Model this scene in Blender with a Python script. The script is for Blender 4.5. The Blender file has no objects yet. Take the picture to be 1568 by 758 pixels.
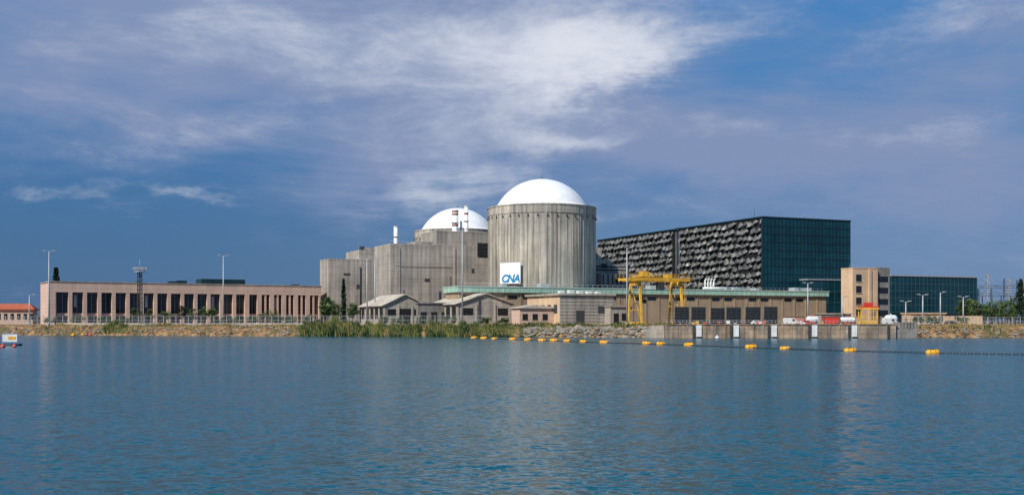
import bpy, math, random
from mathutils import Vector, Matrix, noise
random.seed(7)
R = random.random
U = random.uniform
F = 1680.0; CU = 784.0; HY = 493.0; EYE = 5.0; G = 4.0
def bx(u, d): return (u-CU)/F*d
def bz(y, d): return EYE+(HY-y)/F*d
def hz(y, d): return bz(y, d)-G
A = math.radians(23.8)
def flen(u, D, u2, ang=A):
    k = (u2-CU)/F; x0 = bx(u, D)
    return (k*D-x0)/(math.cos(ang)-k*math.sin(ang))
def slen(u, D, u2, ang=A):
    k = (u2-CU)/F; x0 = bx(u, D)
    return (x0-k*D)/(math.sin(ang)+k*math.cos(ang))

# ------------------------------------------------------------------ mesh builder
class MB:
    def __init__(s): s.v = []; s.f = []; s.m = []; s.sm = []
    def face(s, pts, m=0, smooth=False):
        b = len(s.v); s.v += [tuple(p) for p in pts]
        s.f.append(tuple(range(b, b+len(pts)))); s.m.append(m); s.sm.append(smooth)
    def box(s, x0, x1, y0, y1, z0, z1, m=0):
        b = len(s.v)
        s.v += [(x0,y0,z0),(x1,y0,z0),(x1,y1,z0),(x0,y1,z0),(x0,y0,z1),(x1,y0,z1),(x1,y1,z1),(x0,y1,z1)]
        for q in ((0,3,2,1),(4,5,6,7),(0,1,5,4),(1,2,6,5),(2,3,7,6),(3,0,4,7)):
            s.f.append(tuple(b+i for i in q)); s.m.append(m); s.sm.append(False)
    def cyl(s, p0, p1, r0, r1=None, n=8, m=0, smooth=True, cap=True):
        if r1 is None: r1 = r0
        p0 = Vector(p0); p1 = Vector(p1); d = (p1-p0).normalized()
        a = d.orthogonal().normalized(); c = d.cross(a)
        b = len(s.v)
        for p, r in ((p0, r0), (p1, r1)):
            for i in range(n):
                t = 2*math.pi*i/n
                s.v.append(tuple(p+a*(r*math.cos(t))+c*(r*math.sin(t))))
        for i in range(n):
            j = (i+1) % n
            s.f.append((b+i, b+j, b+n+j, b+n+i)); s.m.append(m); s.sm.append(smooth)
        if cap:
            s.f.append(tuple(b+n+i for i in range(n))); s.m.append(m); s.sm.append(False)
            s.f.append(tuple(b+n-1-i for i in range(n))); s.m.append(m); s.sm.append(False)
    def beam(s, p0, p1, w, m=0): s.cyl(p0, p1, w*0.7, w*0.7, 4, m, False)
    def lathe(s, cx, cy, prof, n=64, m=0, smooth=True):
        b = len(s.v)
        for r, z in prof:
            for i in range(n):
                t = 2*math.pi*i/n
                s.v.append((cx+r*math.cos(t), cy+r*math.sin(t), z))
        for k in range(len(prof)-1):
            for i in range(n):
                j = (i+1) % n
                s.f.append((b+k*n+i, b+k*n+j, b+(k+1)*n+j, b+(k+1)*n+i)); s.m.append(m); s.sm.append(smooth)
    def prism(s, prof, y0, y1, m=0):   # prof in (x,z) extruded along y
        n = len(prof); b = len(s.v)
        s.v += [(x, y0, z) for x, z in prof]+[(x, y1, z) for x, z in prof]
        s.f.append(tuple(range(b, b+n))); s.m.append(m); s.sm.append(False)
        s.f.append(tuple(b+2*n-1-i for i in range(n))); s.m.append(m); s.sm.append(False)
        for i in range(n):
            j = (i+1) % n
            s.f.append((b+i, b+n+i, b+n+j, b+j)); s.m.append(m); s.sm.append(False)
    def rock(s, c, r, m=0):
        b = len(s.v); n = 6; sx, sy, sz = U(.8,1.3), U(.8,1.2), U(.55,.9); a0 = R()*6
        s.v.append((c[0], c[1], c[2]+r*sz*U(.8,1)))
        for k, (rr, zz) in enumerate(((.75,.55),(1,-.1))):
            for i in range(n):
                t = a0+2*math.pi*i/n; q = rr*U(.8,1.15)
                s.v.append((c[0]+r*sx*q*math.cos(t), c[1]+r*sy*q*math.sin(t), c[2]+r*sz*(zz+U(-.15,.15))))
        for i in range(n):
            j = (i+1) % n
            s.f.append((b, b+1+i, b+1+j)); s.f.append((b+1+i, b+1+n+i, b+1+n+j, b+1+j))
            s.m += [m, m]; s.sm += [False, False]
    def obj(s, name, mats, parent=None, loc=(0,0,0), rz=0):
        me = bpy.data.meshes.new(name); me.from_pydata(s.v, [], s.f)
        me.polygons.foreach_set('material_index', s.m); me.polygons.foreach_set('use_smooth', s.sm)
        for mt in (mats if isinstance(mats, (list, tuple)) else [mats]): me.materials.append(mt)
        me.update()
        ob = bpy.data.objects.new(name, me); bpy.context.collection.objects.link(ob)
        ob.location = loc; ob.rotation_euler = (0, 0, rz)
        if parent: ob.parent = parent
        return ob
def empty(name, loc, rz=0):
    e = bpy.data.objects.new(name, None); bpy.context.collection.objects.link(e)
    e.location = loc; e.rotation_euler = (0, 0, rz); e.empty_display_size = 2
    return e
def at(name, u, D, ang=A, z=G): return empty(name, (bx(u, D), D, z), ang)

# ------------------------------------------------------------------ materials
def pmat(name, col, rough=.8, var=.2, scale=.25, streak=0, lines=0, linep=2.4, metal=0, spec=.3, bump=0, col2=None, fine=.08):
    m = bpy.data.materials.new(name); m.use_nodes = True
    nt = m.node_tree; N = nt.nodes; L = nt.links
    b = N['Principled BSDF']; b.inputs['Roughness'].default_value = rough
    b.inputs['Metallic'].default_value = metal; b.inputs['Specular IOR Level'].default_value = spec
    tc = N.new('ShaderNodeTexCoord')
    def noi(sc, xyz=(1,1,1), det=3):
        mp = N.new('ShaderNodeMapping'); mp.inputs['Scale'].default_value = xyz
        L.new(tc.outputs['Object'], mp.inputs['Vector'])
        n = N.new('ShaderNodeTexNoise'); n.inputs['Scale'].default_value = sc; n.inputs['Detail'].default_value = det
        n.inputs['Roughness'].default_value = .62
        L.new(mp.outputs[0], n.inputs['Vector']); return n.outputs['Fac']
    def rng(s, lo, hi, f0=.3, f1=.7):
        r = N.new('ShaderNodeMapRange'); r.inputs[1].default_value = f0; r.inputs[2].default_value = f1
        r.inputs[3].default_value = lo; r.inputs[4].default_value = hi; L.new(s, r.inputs[0]); return r.outputs[0]
    def mul(a, c):
        r = N.new('ShaderNodeMath'); r.operation = 'MULTIPLY'; L.new(a, r.inputs[0]); L.new(c, r.inputs[1]); return r.outputs[0]
    n1 = noi(scale)
    f = rng(n1, 1-var, 1+var*.6)
    if fine: f = mul(f, rng(noi(scale*14, det=2), 1-fine, 1+fine))
    if streak: f = mul(f, rng(noi(.8, (1,1,.035), 5), 1-streak, 1+streak*.3, .35, .6))
    if lines:
        sp = N.new('ShaderNodeSeparateXYZ'); L.new(tc.outputs['Object'], sp.inputs[0])
        w = N.new('ShaderNodeMath'); w.operation = 'PINGPONG'; w.inputs[1].default_value = linep/2
        L.new(sp.outputs['Z'], w.inputs[0]); f = mul(f, rng(w.outputs[0], 1-lines, 1, 0, .22))
    cm = N.new('ShaderNodeMix'); cm.data_type = 'RGBA'
    cm.inputs[6].default_value = (*col, 1); cm.inputs[7].default_value = (*(col2 or col), 1)
    if col2: L.new(rng(noi(scale*.7+.01, (1.3,1.1,.9), 3), 0, 1, .42, .6), cm.inputs[0])
    vm = N.new('ShaderNodeVectorMath'); vm.operation = 'SCALE'
    L.new(cm.outputs[2], vm.inputs[0]); L.new(f, vm.inputs['Scale']); L.new(vm.outputs[0], b.inputs['Base Color'])
    if bump:
        bp = N.new('ShaderNodeBump'); bp.inputs['Strength'].default_value = bump; bp.inputs['Distance'].default_value = .1
        L.new(noi(scale*8), bp.inputs['Height']); L.new(bp.outputs[0], b.inputs['Normal'])
    return m

concrete = pmat('concrete_cast', (.43,.385,.33), .85, .26, .09, streak=.34, lines=.22, linep=3.2, col2=(.35,.325,.29))
concrete_v = pmat('concrete_containment', (.48,.43,.355), .85, .18, .06, streak=.52, lines=.07, linep=4.5, col2=(.37,.34,.295))
concrete_d = pmat('concrete_dark', (.25,.24,.22), .85, .25, .2, streak=.3, lines=.2, linep=1.5)
concrete_l = pmat('concrete_light', (.48,.42,.34), .85, .25, .2, streak=.25, lines=.15, linep=1.3, col2=(.38,.34,.29))
white = pmat('white_paint', (.84,.84,.83), .45, .06, .1, streak=.08, fine=.01)
offwhite = pmat('white_metal', (.72,.72,.70), .5, .15, .5, streak=.15)
pink = pmat('pink_stone', (.66,.46,.35), .8, .1, .2, streak=.08, lines=.16, linep=1.6, col2=(.60,.43,.34))
tan = pmat('tan_render', (.66,.47,.30), .8, .12, .2, streak=.15, col2=(.60,.43,.28))
tanwall = pmat('tan_cladding', (.36,.27,.18), .8, .15, .2, streak=.2)
dglass = pmat('dark_window_glass', (.012,.016,.02), .12, .3, .3, spec=.5)
tealglass = pmat('teal_curtain_glass', (.006,.045,.062), .1, .45, .12, spec=.4, fine=.3)
mull = pmat('teal_mullion', (.006,.022,.028), .5, .2, .2)
tealdark = pmat('teal_spandrel', (.01,.035,.045), .35, .3, .3)
facet = pmat('facade_facet_panel', (.21,.21,.20), .45, .5, .35, col2=(.09,.095,.09), metal=.1, fine=.3)
black = pmat('black_recess', (.014,.015,.016), .8, .2, .5)
green_f = pmat('green_fascia', (.36,.55,.44), .6, .12, .2, streak=.2)
rooftan = pmat('fibre_cement_roof', (.60,.52,.41), .85, .25, .3, streak=.2, col2=(.46,.41,.34))
redroof = pmat('red_tile_roof', (.45,.12,.06), .85, .2, .6)
yellow = pmat('yellow_paint', (.76,.45,.05), .5, .25, .4, col2=(.62,.34,.05))
buoyy = pmat('buoy_yellow', (.85,.42,.01), .45, .2, .9, col2=(.75,.33,.02))
redp = pmat('red_paint', (.60,.06,.04), .5, .2, .6)
bluep = pmat('sign_blue', (.01,.22,.48), .5, .05, 1)
steel = pmat('galvanised_steel', (.42,.43,.44), .5, .15, 1, metal=.2)
steel_d = pmat('dark_steel', (.05,.055,.06), .6, .2, 1)
slate = pmat('slate_blue_screen', (.035,.05,.06), .6, .4, .6, col2=(.06,.07,.07))
rust = pmat('vent_brown', (.35,.17,.12), .8, .2, 1)
rock = pmat('rock', (.32,.28,.23), .9, .35, .6, bump=.4, col2=(.17,.15,.12))
bark = pmat('bark', (.08,.06,.04), .9, .2, 2)
tyre = pmat('rubber', (.02,.02,.02), .9, .1, 2)
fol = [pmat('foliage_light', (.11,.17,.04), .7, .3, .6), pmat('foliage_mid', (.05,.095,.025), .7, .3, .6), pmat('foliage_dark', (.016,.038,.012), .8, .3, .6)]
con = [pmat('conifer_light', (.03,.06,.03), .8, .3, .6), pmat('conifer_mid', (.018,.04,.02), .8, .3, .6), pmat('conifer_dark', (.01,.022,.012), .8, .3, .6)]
reedm = [pmat('reed_yellow', (.24,.23,.07), .8, .3, .4), pmat('reed_green', (.075,.12,.03), .8, .3, .4), pmat('reed_dark', (.018,.04,.012), .8, .3, .4), pmat('dry_grass', (.42,.28,.13), .9, .3, .4)]

# ------------------------------------------------------------------ terrain
SH = [(-9000,460),(-600,430),(-196,420),(-150,408),(-76,383),(-40,373),(-9,365),(29,357),(47,349),(119,349),(126,350),(163,352),(800,380),(9000,420)]
def shore(x):
    for (a, ya), (b, yb) in zip(SH, SH[1:]):
        if a <= x <= b:
            y = ya+(yb-ya)*(x-a)/(b-a); break
    return y+1.6*noise.noise(Vector((x*.07,3,0)))+.7*noise.noise(Vector((x*.35,9,0)))
def gh(x, off):
    h = 4.0*(1-math.exp(-max(off,0)/3.3)) if off > 0 else off*.35
    if off > 14: return 4.0*(1-math.exp(-14/3.3))+min(1,(off-14)/8)*(4-4.0*(1-math.exp(-14/3.3)))
    return h+(.55*noise.noise(Vector((x*.3,off*.4,2)))+.3*noise.noise(Vector((x*.9,off*.9,5))))*(1 if 0.3 < off < 11 else .25)
def ground():
    xs = [-9000,-4000,-1500,-700,-400]+[-300+i*1.2 for i in range(501)]+[400,700,1500,4000,9000]
    offs = [-30,-6,-2,-.6,0,.5,1,1.6,2.3,3,4,5,6,7.5,9,11,14,22,60,200,600,2000,9000]
    v = []; f = []
    for x in xs:
        s = shore(x)
        for o in offs: v.append((x, s+o, gh(x, o)))
    n = len(offs)
    for i in range(len(xs)-1):
        for j in range(n-1): f.append((i*n+j, (i+1)*n+j, (i+1)*n+j+1, i*n+j+1))
    me = bpy.data.meshes.new('ground'); me.from_pydata(v, [], f)
    m = bpy.data.materials.new('earth'); m.use_nodes = True
    N = m.node_tree.nodes; L = m.node_tree.links; b = N['Principled BSDF']; b.inputs['Roughness'].default_value = .95
    b.inputs['Specular IOR Level'].default_value = .1
    tc = N.new('ShaderNodeTexCoord')
    def noi(sc, d=5):
        n = N.new('ShaderNodeTexNoise'); n.inputs['Scale'].default_value = sc; n.inputs['Detail'].default_value = d; n.inputs['Roughness'].default_value = .65
        L.new(tc.outputs['Object'], n.inputs['Vector']); return n.outputs['Fac']
    r1 = N.new('ShaderNodeValToRGB'); e = r1.color_ramp.elements
    e[0].position = .36; e[0].color = (.07,.045,.028,1); e[1].position = .68; e[1].color = (.46,.30,.15,1)
    k = e.new(.52); k.color = (.30,.17,.085,1)
    L.new(noi(.5), r1.inputs[0])
    r2 = N.new('ShaderNodeValToRGB'); e = r2.color_ramp.elements
    e[0].position = .52; e[0].color = (0,0,0,1); e[1].position = .64; e[1].color = (1,1,1,1)
    L.new(noi(.12), r2.inputs[0])
    mx = N.new('ShaderNodeMix'); mx.data_type = 'RGBA'; L.new(r2.outputs[0], mx.inputs[0]); L.new(r1.outputs[0], mx.inputs[6]); mx.inputs[7].default_value = (.11,.11,.045,1)
    L.new(mx.outputs[2], b.inputs['Base Color'])
    bp = N.new('ShaderNodeBump'); bp.inputs['Strength'].default_value = .8; bp.inputs['Distance'].default_value = .6
    L.new(noi(1.5), bp.inputs['Height']); L.new(bp.outputs[0], b.inputs['Normal'])
    me.materials.append(m)
    o = bpy.data.objects.new('ground', me); bpy.context.collection.objects.link(o)
ground()

# water: wave facets as a world-space slope field
def water():
    mb = MB(); mb.face([(-9000,-3000,0),(9000,-3000,0),(9000,9000,0),(-9000,9000,0)])
    m = bpy.data.materials.new('lake_water'); m.use_nodes = True
    N = m.node_tree.nodes; L = m.node_tree.links; b = N['Principled BSDF']
    b.inputs['Base Color'].default_value = (.004,.075,.10,1); b.inputs['Roughness'].default_value = .16
    b.inputs['IOR'].default_value = 1.33; b.inputs['Specular IOR Level'].default_value = .36
    tc = N.new('ShaderNodeTexCoord')
    def noi(sc, xyz, rot=0, d=2, ro=.55, dist=.3):
        mp = N.new('ShaderNodeMapping'); mp.inputs['Scale'].default_value = xyz; mp.inputs['Rotation'].default_value = (0,0,rot)
        L.new(tc.outputs['Object'], mp.inputs['Vector'])
        n = N.new('ShaderNodeTexNoise'); n.inputs['Scale'].default_value = sc; n.inputs['Detail'].default_value = d; n.inputs['Roughness'].default_value = ro
        n.inputs['Distortion'].default_value = dist
        L.new(mp.outputs[0], n.inputs['Vector']); return n
    def vm(op, a, c):
        r = N.new('ShaderNodeVectorMath'); r.operation = op
        for i, q in enumerate((a, c)):
            if isinstance(q, tuple): r.inputs[i].default_value = q
            else: L.new(q, r.inputs[i])
        return r.outputs[0]
    a = vm('MULTIPLY', vm('SUBTRACT', noi(.7, (.5,1,1), .3, 2).outputs['Color'], (.5,.5,.5)), (.3,.32,0))
    c = vm('MULTIPLY', vm('SUBTRACT', noi(3.0, (.6,1,1), -.25, 2, .6).outputs['Color'], (.5,.5,.5)), (1.1,1.2,0))
    s = vm('ADD', a, c)
    mr = N.new('ShaderNodeMapRange'); mr.inputs[1].default_value = .35; mr.inputs[2].default_value = .65; mr.inputs[3].default_value = .75; mr.inputs[4].default_value = 1.15
    L.new(noi(.02, (.35,1,1), .1, 2).outputs['Fac'], mr.inputs[0])
    sc = N.new('ShaderNodeVectorMath'); sc.operation = 'SCALE'; L.new(s, sc.inputs[0]); L.new(mr.outputs[0], sc.inputs['Scale'])
    nn = N.new('ShaderNodeVectorMath'); nn.operation = 'NORMALIZE'; L.new(vm('ADD', sc.outputs[0], (0,0,1)), nn.inputs[0])
    L.new(nn.outputs[0], b.inputs['Normal'])
    mb.obj('water', m)
water()

# ------------------------------------------------------------------ vegetation
def leaves(mb, c, r, n, size, squash=.8):
    for _ in range(n):
        d = Vector((random.gauss(0,1), random.gauss(0,1), random.gauss(0,1))).normalized()*(R()**.4)*r
        d.z *= squash; p = Vector(c)+d
        a = Vector((U(-1,1),U(-1,1),U(-.6,.6))).normalized(); b2 = a.orthogonal().normalized(); b2.rotate(Matrix.Rotation(R()*6, 3, a))
        s = size*U(.6,1.3)
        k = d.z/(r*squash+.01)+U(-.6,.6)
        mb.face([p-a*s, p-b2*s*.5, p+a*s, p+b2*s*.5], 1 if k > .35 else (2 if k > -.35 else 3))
def tree(name, x, y, h, cr, kind='broad', z=G, dens=1.0):
    mb = MB(); mats = [bark]+(con if kind != 'broad' else fol)
    if kind == 'broad':
        th = h*.4; mb.cyl((0,0,-.3),(0,0,th), h*.03, h*.02, 7, 0)
        for i in range(int(16*dens)):
            t = R()*6.28; rr = cr*U(.15,.8); zz = h*U(.32,.88)
            rr *= math.sin(min(1, (zz/h-.15)/.45)*1.57)*(1.2-.5*zz/h)
            p = (rr*math.cos(t), rr*math.sin(t), zz)
            mb.cyl((0,0,th*U(.6,1)), p, h*.012, h*.004, 4, 0)
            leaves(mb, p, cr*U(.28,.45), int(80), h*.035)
    elif kind == 'cypress':
        mb.cyl((0,0,-.3),(0,0,h*.9), h*.015, h*.003, 6, 0)
        for i in range(26):
            q = i/26; zz = h*(.08+.9*q); rr = cr*math.sin(min(1,(1.02-q)*1.7)*1.57)*.7
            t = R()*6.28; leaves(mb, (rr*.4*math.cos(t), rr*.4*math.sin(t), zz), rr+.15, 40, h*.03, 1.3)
    else:
        mb.cyl((0,0,-.3),(0,0,h*.97), h*.02, h*.004, 6, 0)
        for i in range(int(30)):
            q = i/30; zz = h*(.2+.78*q); rr = cr*(1.05-q)
            for k in range(5):
                t = R()*6.28; p = (rr*.6*math.cos(t), rr*.6*math.sin(t), zz-rr*.15)
                mb.cyl((0,0,zz), p, .06, .03, 3, 0); leaves(mb, p, rr*.45+.2, 20, h*.03, .5)
    return mb.obj(name, mats, None, (x, y, z), R()*6)
def shrub(name, x, y, h, w, z=G, mats=None):
    mb = MB()
    for i in range(4): mb.cyl((0,0,-.2),(U(-.4,.4)*w, U(-.4,.4)*w, h*.6), .08, .03, 4, 0)
    for i in range(9):
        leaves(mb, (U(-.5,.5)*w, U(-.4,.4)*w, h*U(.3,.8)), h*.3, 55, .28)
    return mb.obj(name, [bark]+(mats or fol), None, (x, y, z))

def blades(name, n, u0, u1, off0, off1, hfun, matw, wid=.12):
    mb = MB()
    for _ in range(n):
        u = U(u0, u1); x = bx(u, 375); s = shore(x); o = U(off0, off1)
        h = hfun(x, o)
        if h <= .15: continue
        h *= U(.55,1.15); z = max(gh(x, o)-.1, -.1); y = s+o
        l = U(-.25,.25)*h; l2 = U(-.2,.2)*h; w = wid*U(.7,1.4); t = R()*3.14; cx, cy = w*math.cos(t), w*math.sin(t)
        mw = list(matw); q = noise.noise(Vector((x*.12, o*.2, 11)))
        mw[0] *= max(.1, 1+2.6*q); mw[2] *= max(.15, 1-3*q)
        m = random.choices(range(4), mw)[0]
        mb.face([(x-cx,y-cy,z),(x+cx,y+cy,z),(x+l*.4+cx*.8,y+l2*.4,z+h*.6),(x+l,y+l2,z+h),(x+l*.4-cx*.8,y+l2*.4,z+h*.6)], m)
    mb.obj(name, reedm)
def reedh(x, o):
    u = CU+x*F/375
    e = 1.0
    if u < 470: e = (u-440)/30
    if u > 700: e = max(.25, (850-u)/150)
    base = 1.8+2.6*noise.noise(Vector((x*.11,0,1)))+2.0*noise.noise(Vector((x*.45,0,4)))
    return max(.35, base*e+ (1.6 if 455 < u < 510 else 0))
blades('reed_bed', 17000, 442, 850, -1.0, 6, reedh, (.27,.38,.36,.06), .11)
blades('reed_bed', 1100, 92, 145, .5, 6, lambda x,o: 3.0*max(0,1-abs((CU+x*F/375)-116)/28)+.3, (.3,.4,.3,.05))
blades('bank_grass', 12000, -60, 445, .3, 10, lambda x,o: .4+1.5*noise.noise(Vector((x*.15,o*.3,7))), (.25,.20,.25,.5), .10)
blades('bank_grass', 5000, 740, 1030, 4, 14, lambda x,o: .8+1.5*noise.noise(Vector((x*.15,o*.3,7))), (.3,.4,.4,.2), .10)
blades('bank_grass', 5000, 1370, 1640, .5, 12, lambda x,o: .5+1.2*noise.noise(Vector((x*.15,o*.3,7))), (.15,.2,.2,.5), .10)

def rocks(name, n, x0, x1, o0, o1, r0, r1):
    mb = MB()
    for _ in range(n):
        x = U(x0, x1); o = U(o0, o1); mb.rock((x, shore(x)+o, gh(x,o)+.05), U(r0, r1))
    mb.obj(name, rock)
rocks('riprap_rocks', 560, 4, 47, -.6, 5, .3, .9)
rocks('riprap_rocks', 600, -215, -76, -.4, 4, .15, .6)
rocks('riprap_rocks', 400, 121, 230, -.4, 4, .2, .65)
rocks('riprap_rocks', 320, -76, 4, -.6, 1.2, .2, .6)

# ------------------------------------------------------------------ containment buildings
def containment(name, cx, cy, sign=False):
    e = empty(name, (cx, cy, G))
    r = 22.3; H = 48.0
    w = MB(); w.lathe(0,0,[(r,-1),(r,H-3.6),(r+.25,H-3.6),(r+.25,H-.5),(r+.45,H-.5),(r+.45,H),(19.6,H)], 96, 0, False)
    for k in range(48):   # shallow pilaster strips between pour panels
        t = 2*math.pi*(k+.3)/48; c, s = math.cos(t), math.sin(t); big = k % 8 == 4
        ww = .45 if big else .10; dp = .35 if big else .09
        P = lambda rr, ww, z: (rr*c-ww*s, rr*s+ww*c, z)
        for q in (((r-.1,-ww),(r+dp,-ww)),((r+dp,-ww),(r+dp,ww)),((r+dp,ww),(r-.1,ww))):
            w.face([P(*q[0],0),P(*q[1],0),P(*q[1],H-3.65),P(*q[0],H-3.65)])
    w.obj('concrete_shell', concrete_v, e)
    d = MB(); R0 = 19.2; rise = 12.2; RR = (R0*R0+rise*rise)/(2*rise); a0 = math.asin(R0/RR)
    prof = [(R0+.15,H),(R0+.15,H+.8)]
    for i in range(17):
        t = a0*(1-i/16); prof.append((max(RR*math.sin(t),.01), H+.8+RR*math.cos(t)-(RR-rise)-.8))
    d.lathe(0,0,prof,96); d.obj('dome', white, e)
    q = MB(); q.cyl((0,0,H+rise-.2),(0,0,H+rise+2.6),.09,.04,6)
    for k in range(4):
        t = k*1.57; q.cyl((.8*math.cos(t),.8*math.sin(t),H+rise-.2),(0,0,H+rise+1.2),.04,.04,4)
    for k in (9,10,15,16,21,27,33):
        t = -math.pi*k/36-.03; q.cyl((22.75*math.cos(t),22.75*math.sin(t),H-.2),(22.55*math.cos(t),22.55*math.sin(t),10),.07,.07,4)
    for k in range(18):
        t = -math.pi*k/18-.1; q.box(22.6*math.cos(t)-.25,22.6*math.cos(t)+.25,22.6*math.sin(t)-.2,22.6*math.sin(t)+.2,H-5,H-4.3)
    q.obj('rod_and_cables', steel_d, e)
    return e
c1 = containment('reactor_containment_building', 12.4, 456)
containment('reactor_containment_building', -28.3, 572)
# sign plate on shell
t = math.atan2(-18.6, -12.6); nx, ny = math.cos(t), math.sin(t)
sg = empty('wall_sign', (12.4+nx*23.3, 456+ny*23.3, 0), t+math.pi/2)
mb = MB(); mb.box(-4.9,4.9,-.12,.12,20.3,28.6)
mb.obj('panel', white, sg)
mb = MB()
for zz in (21.5,24.5,27.5):
    for xx in (-4,4): mb.beam((xx,.13,zz),(xx,1.6,zz),.08)
mb.obj('brackets', steel_d, sg)
cu = bpy.data.curves.new('lettering', 'FONT'); cu.body = 'CNA'; cu.size = 4.2; cu.extrude = .04; cu.shear = .25; cu.offset = .14; cu.align_x = 'CENTER'
cu.space_character = .95
cu.materials.append(bluep)
to = bpy.data.objects.new('lettering', cu); bpy.context.collection.objects.link(to); to.parent = sg
to.location = (.1,-.2,20.9); to.rotation_euler = (math.pi/2,0,0)

# ------------------------------------------------------------------ concrete auxiliary buildings
def parapet(mb, L, W, H, t=.5, h=.9, m=0):
    mb.box(-.05,L+.05,-.05,t,H,H+h,m); mb.box(-.05,L+.05,W-t,W+.05,H,H+h,m)
    mb.box(-.05,t,t,W-t,H,H+h,m); mb.box(L-t,L+.05,t,W-t,H,H+h,m)
D = 458; e = at('auxiliary_building', 598, D); L1 = flen(598,D,752); W1 = slen(598,D,573); H1 = hz(376,D)
mb = MB(); mb.box(0,L1,0,W1,-1,H1); parapet(mb,L1,W1,H1)
mb.box(L1*.05,L1*.09,-.25,0,2,H1-1); mb.box(L1*.62,L1*.635,-.3,0,0,H1-.5)
mb.obj('walls', concrete, e)
ux = flen(598,D,672)
mb = MB(); mb.box(ux,L1+2,3,W1-1,H1+.01,H1+6.6); mb.box(ux-.1,L1+2.1,2.9,W1-.9,H1+6.6,H1+7.2)
mb.box(ux-8,ux,8,W1-2,H1+.01,H1+2.6)
mb.obj('penthouse_walls', concrete, e)
mb = MB(); lx = flen(598,D,731); lx2 = flen(598,D,756)
mb.box(lx,lx2,-.35,-.02,hz(391,466),hz(370,466),0)
for i in range(9):
    z = hz(391,466)+.4+i*.62; mb.box(lx+.15,lx2-.15,-.5,-.36,z,z+.3,1)
mb.obj('louvre', [black, steel_d], e)
mb = MB()   # pipes, doors and small openings
for fx, z0, z1, w in ((.2,8,11,1.6),(.33,18,19.4,2.4),(.47,10,14,1.2),(.7,14,15.5,2),(.8,22,24,1.2)):
    mb.box(L1*fx,L1*fx+w,-.06,-.02,z0,z1)
for fx in (.12,.58): mb.cyl((L1*fx,-.3,2),(L1*fx,-.3,U(14,22)),.1,.1,6)
mb.cyl((2,-.25,H1*.74),(L1*.6,-.25,H1*.74),.08,.08,6)
mb.obj('pipes_and_openings', steel_d, e)
mb = MB()
for i in range(26):
    x = L1*i/25; mb.cyl((x,.2,H1+.9),(x,.2,H1+1.9),.04,.04,4)
mb.cyl((0,.2,H1+1.9),(ux,.2,H1+1.9),.04,.04,4); mb.obj('roof_railing', steel, e)

D = 492; e = at('fuel_building', 503, D); L2 = flen(503,D,580); W2 = slen(503,D,490); H2 = hz(398,D)
mb = MB(); mb.box(0,L2,0,W2,-1,H2); parapet(mb,L2,W2,H2,.4,.6)
xx = flen(503,D,551); mb.box(xx,L2+4,1.5,W2+8,H2+.01,hz(381,D)); mb.box(xx+3,xx+9,1.3,1.5,H2-5,H2+2)
mb.obj('walls', concrete, e)
mb = MB()
for fx, z0, z1, w in ((.18,6,8,1.2),(.4,3,6,2.4),(.55,16,18,1.4),(.3,22,23,3)): mb.box(L2*fx,L2*fx+w,-.06,-.02,z0,z1)
mb.cyl((L2*.62,-.3,1),(L2*.62,-.3,26),.2,.2,6); mb.obj('pipes_and_openings', steel_d, e)
D = 520; e = at('diesel_building', 553, D); Lx = flen(553,D,640); H = hz(379,D)
mb = MB(); mb.box(0,Lx,0,14,-1,H-2); mb.box(3,Lx,1,13,H-1.99,H); mb.obj('walls', concrete, e)
mb = MB()
for i in range(9): mb.cyl((i*1.5,.2,H-2),(i*1.5,.2,H-.8),.05,.05,4)
mb.cyl((0,.2,H-.8),(12,.2,H-.8),.05,.05,4); mb.box(0,2,1,3,H-2,H+.6); mb.obj('roof_railing', steel_d, e)

def stack(name, u, D, y0, y1, r, bands):
    e = at(name, u, D, 0, bz(y0,D)); H = (y0-y1)*D/F
    mb = MB(); mb.cyl((0,0,-12),(0,0,H),r,r,16)
    mb.lathe(0,0,[(r,H),(r+.12,H),(r+.12,H+.3),(r-.2,H+.3),(r-.2,H-1)],16)
    mb.obj('shaft', white, e)
    b = MB()
    for f in bands: b.lathe(0,0,[(r+.02,H*f),(r+.06,H*f),(r+.06,H*f+.9),(r+.02,H*f+.9)],16)
    for k in range(6): b.cyl((math.cos(k)*r*1.0,math.sin(k)*r,H),(math.cos(k)*r,math.sin(k)*r,H+.01),.03,.03,4)
    b.lathe(0,0,[(r+.05,H*.45),(r+.5,H*.45),(r+.5,H*.45+.12),(r+.05,H*.45+.12)],16)
    b.obj('bands_and_platform', rust, e)
stack('vent_stack', 697, 476, 357, 323, 1.35, (.3,.8,.93))
stack('vent_stack', 714, 478, 357, 317, .85, (.7,))
stack('vent_stack', 606, 468, 375, 348, .85, ())
stack('vent_stack', 706, 480, 357, 340, .45, ())

# buildings to the right of the containment
D = 484; e = at('service_building', 908, D); Lx = flen(908,D,962)
mb = MB(); mb.box(0,Lx*.55,0,16,-1,hz(397,D)); mb.box(Lx*.55,Lx*1.05,2,16,-1,hz(405,D)); mb.box(2,Lx*1.5,-4,0,-1,hz(419,D)); mb.box(-1,6,3,16,hz(397,D),hz(378,D))
mb.obj('walls', concrete, e)
mb = MB()
for i in range(6): mb.cyl((3+i*2.3,-4.3,hz(419,D)-.5),(3+i*2.3,-4.3,hz(436,D)),.2,.2,6)
for z in (408,413): mb.cyl((0,-.6,hz(z,D)),(Lx,-.6,hz(z,D)),.3,.3,6)
mb.box(4,7,-.06,-.01,hz(410,D),hz(403,D)); mb.box(9,12,-4.06,-4.01,hz(433,D),hz(424,D))
mb.obj('pipes', steel_d, e)

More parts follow.
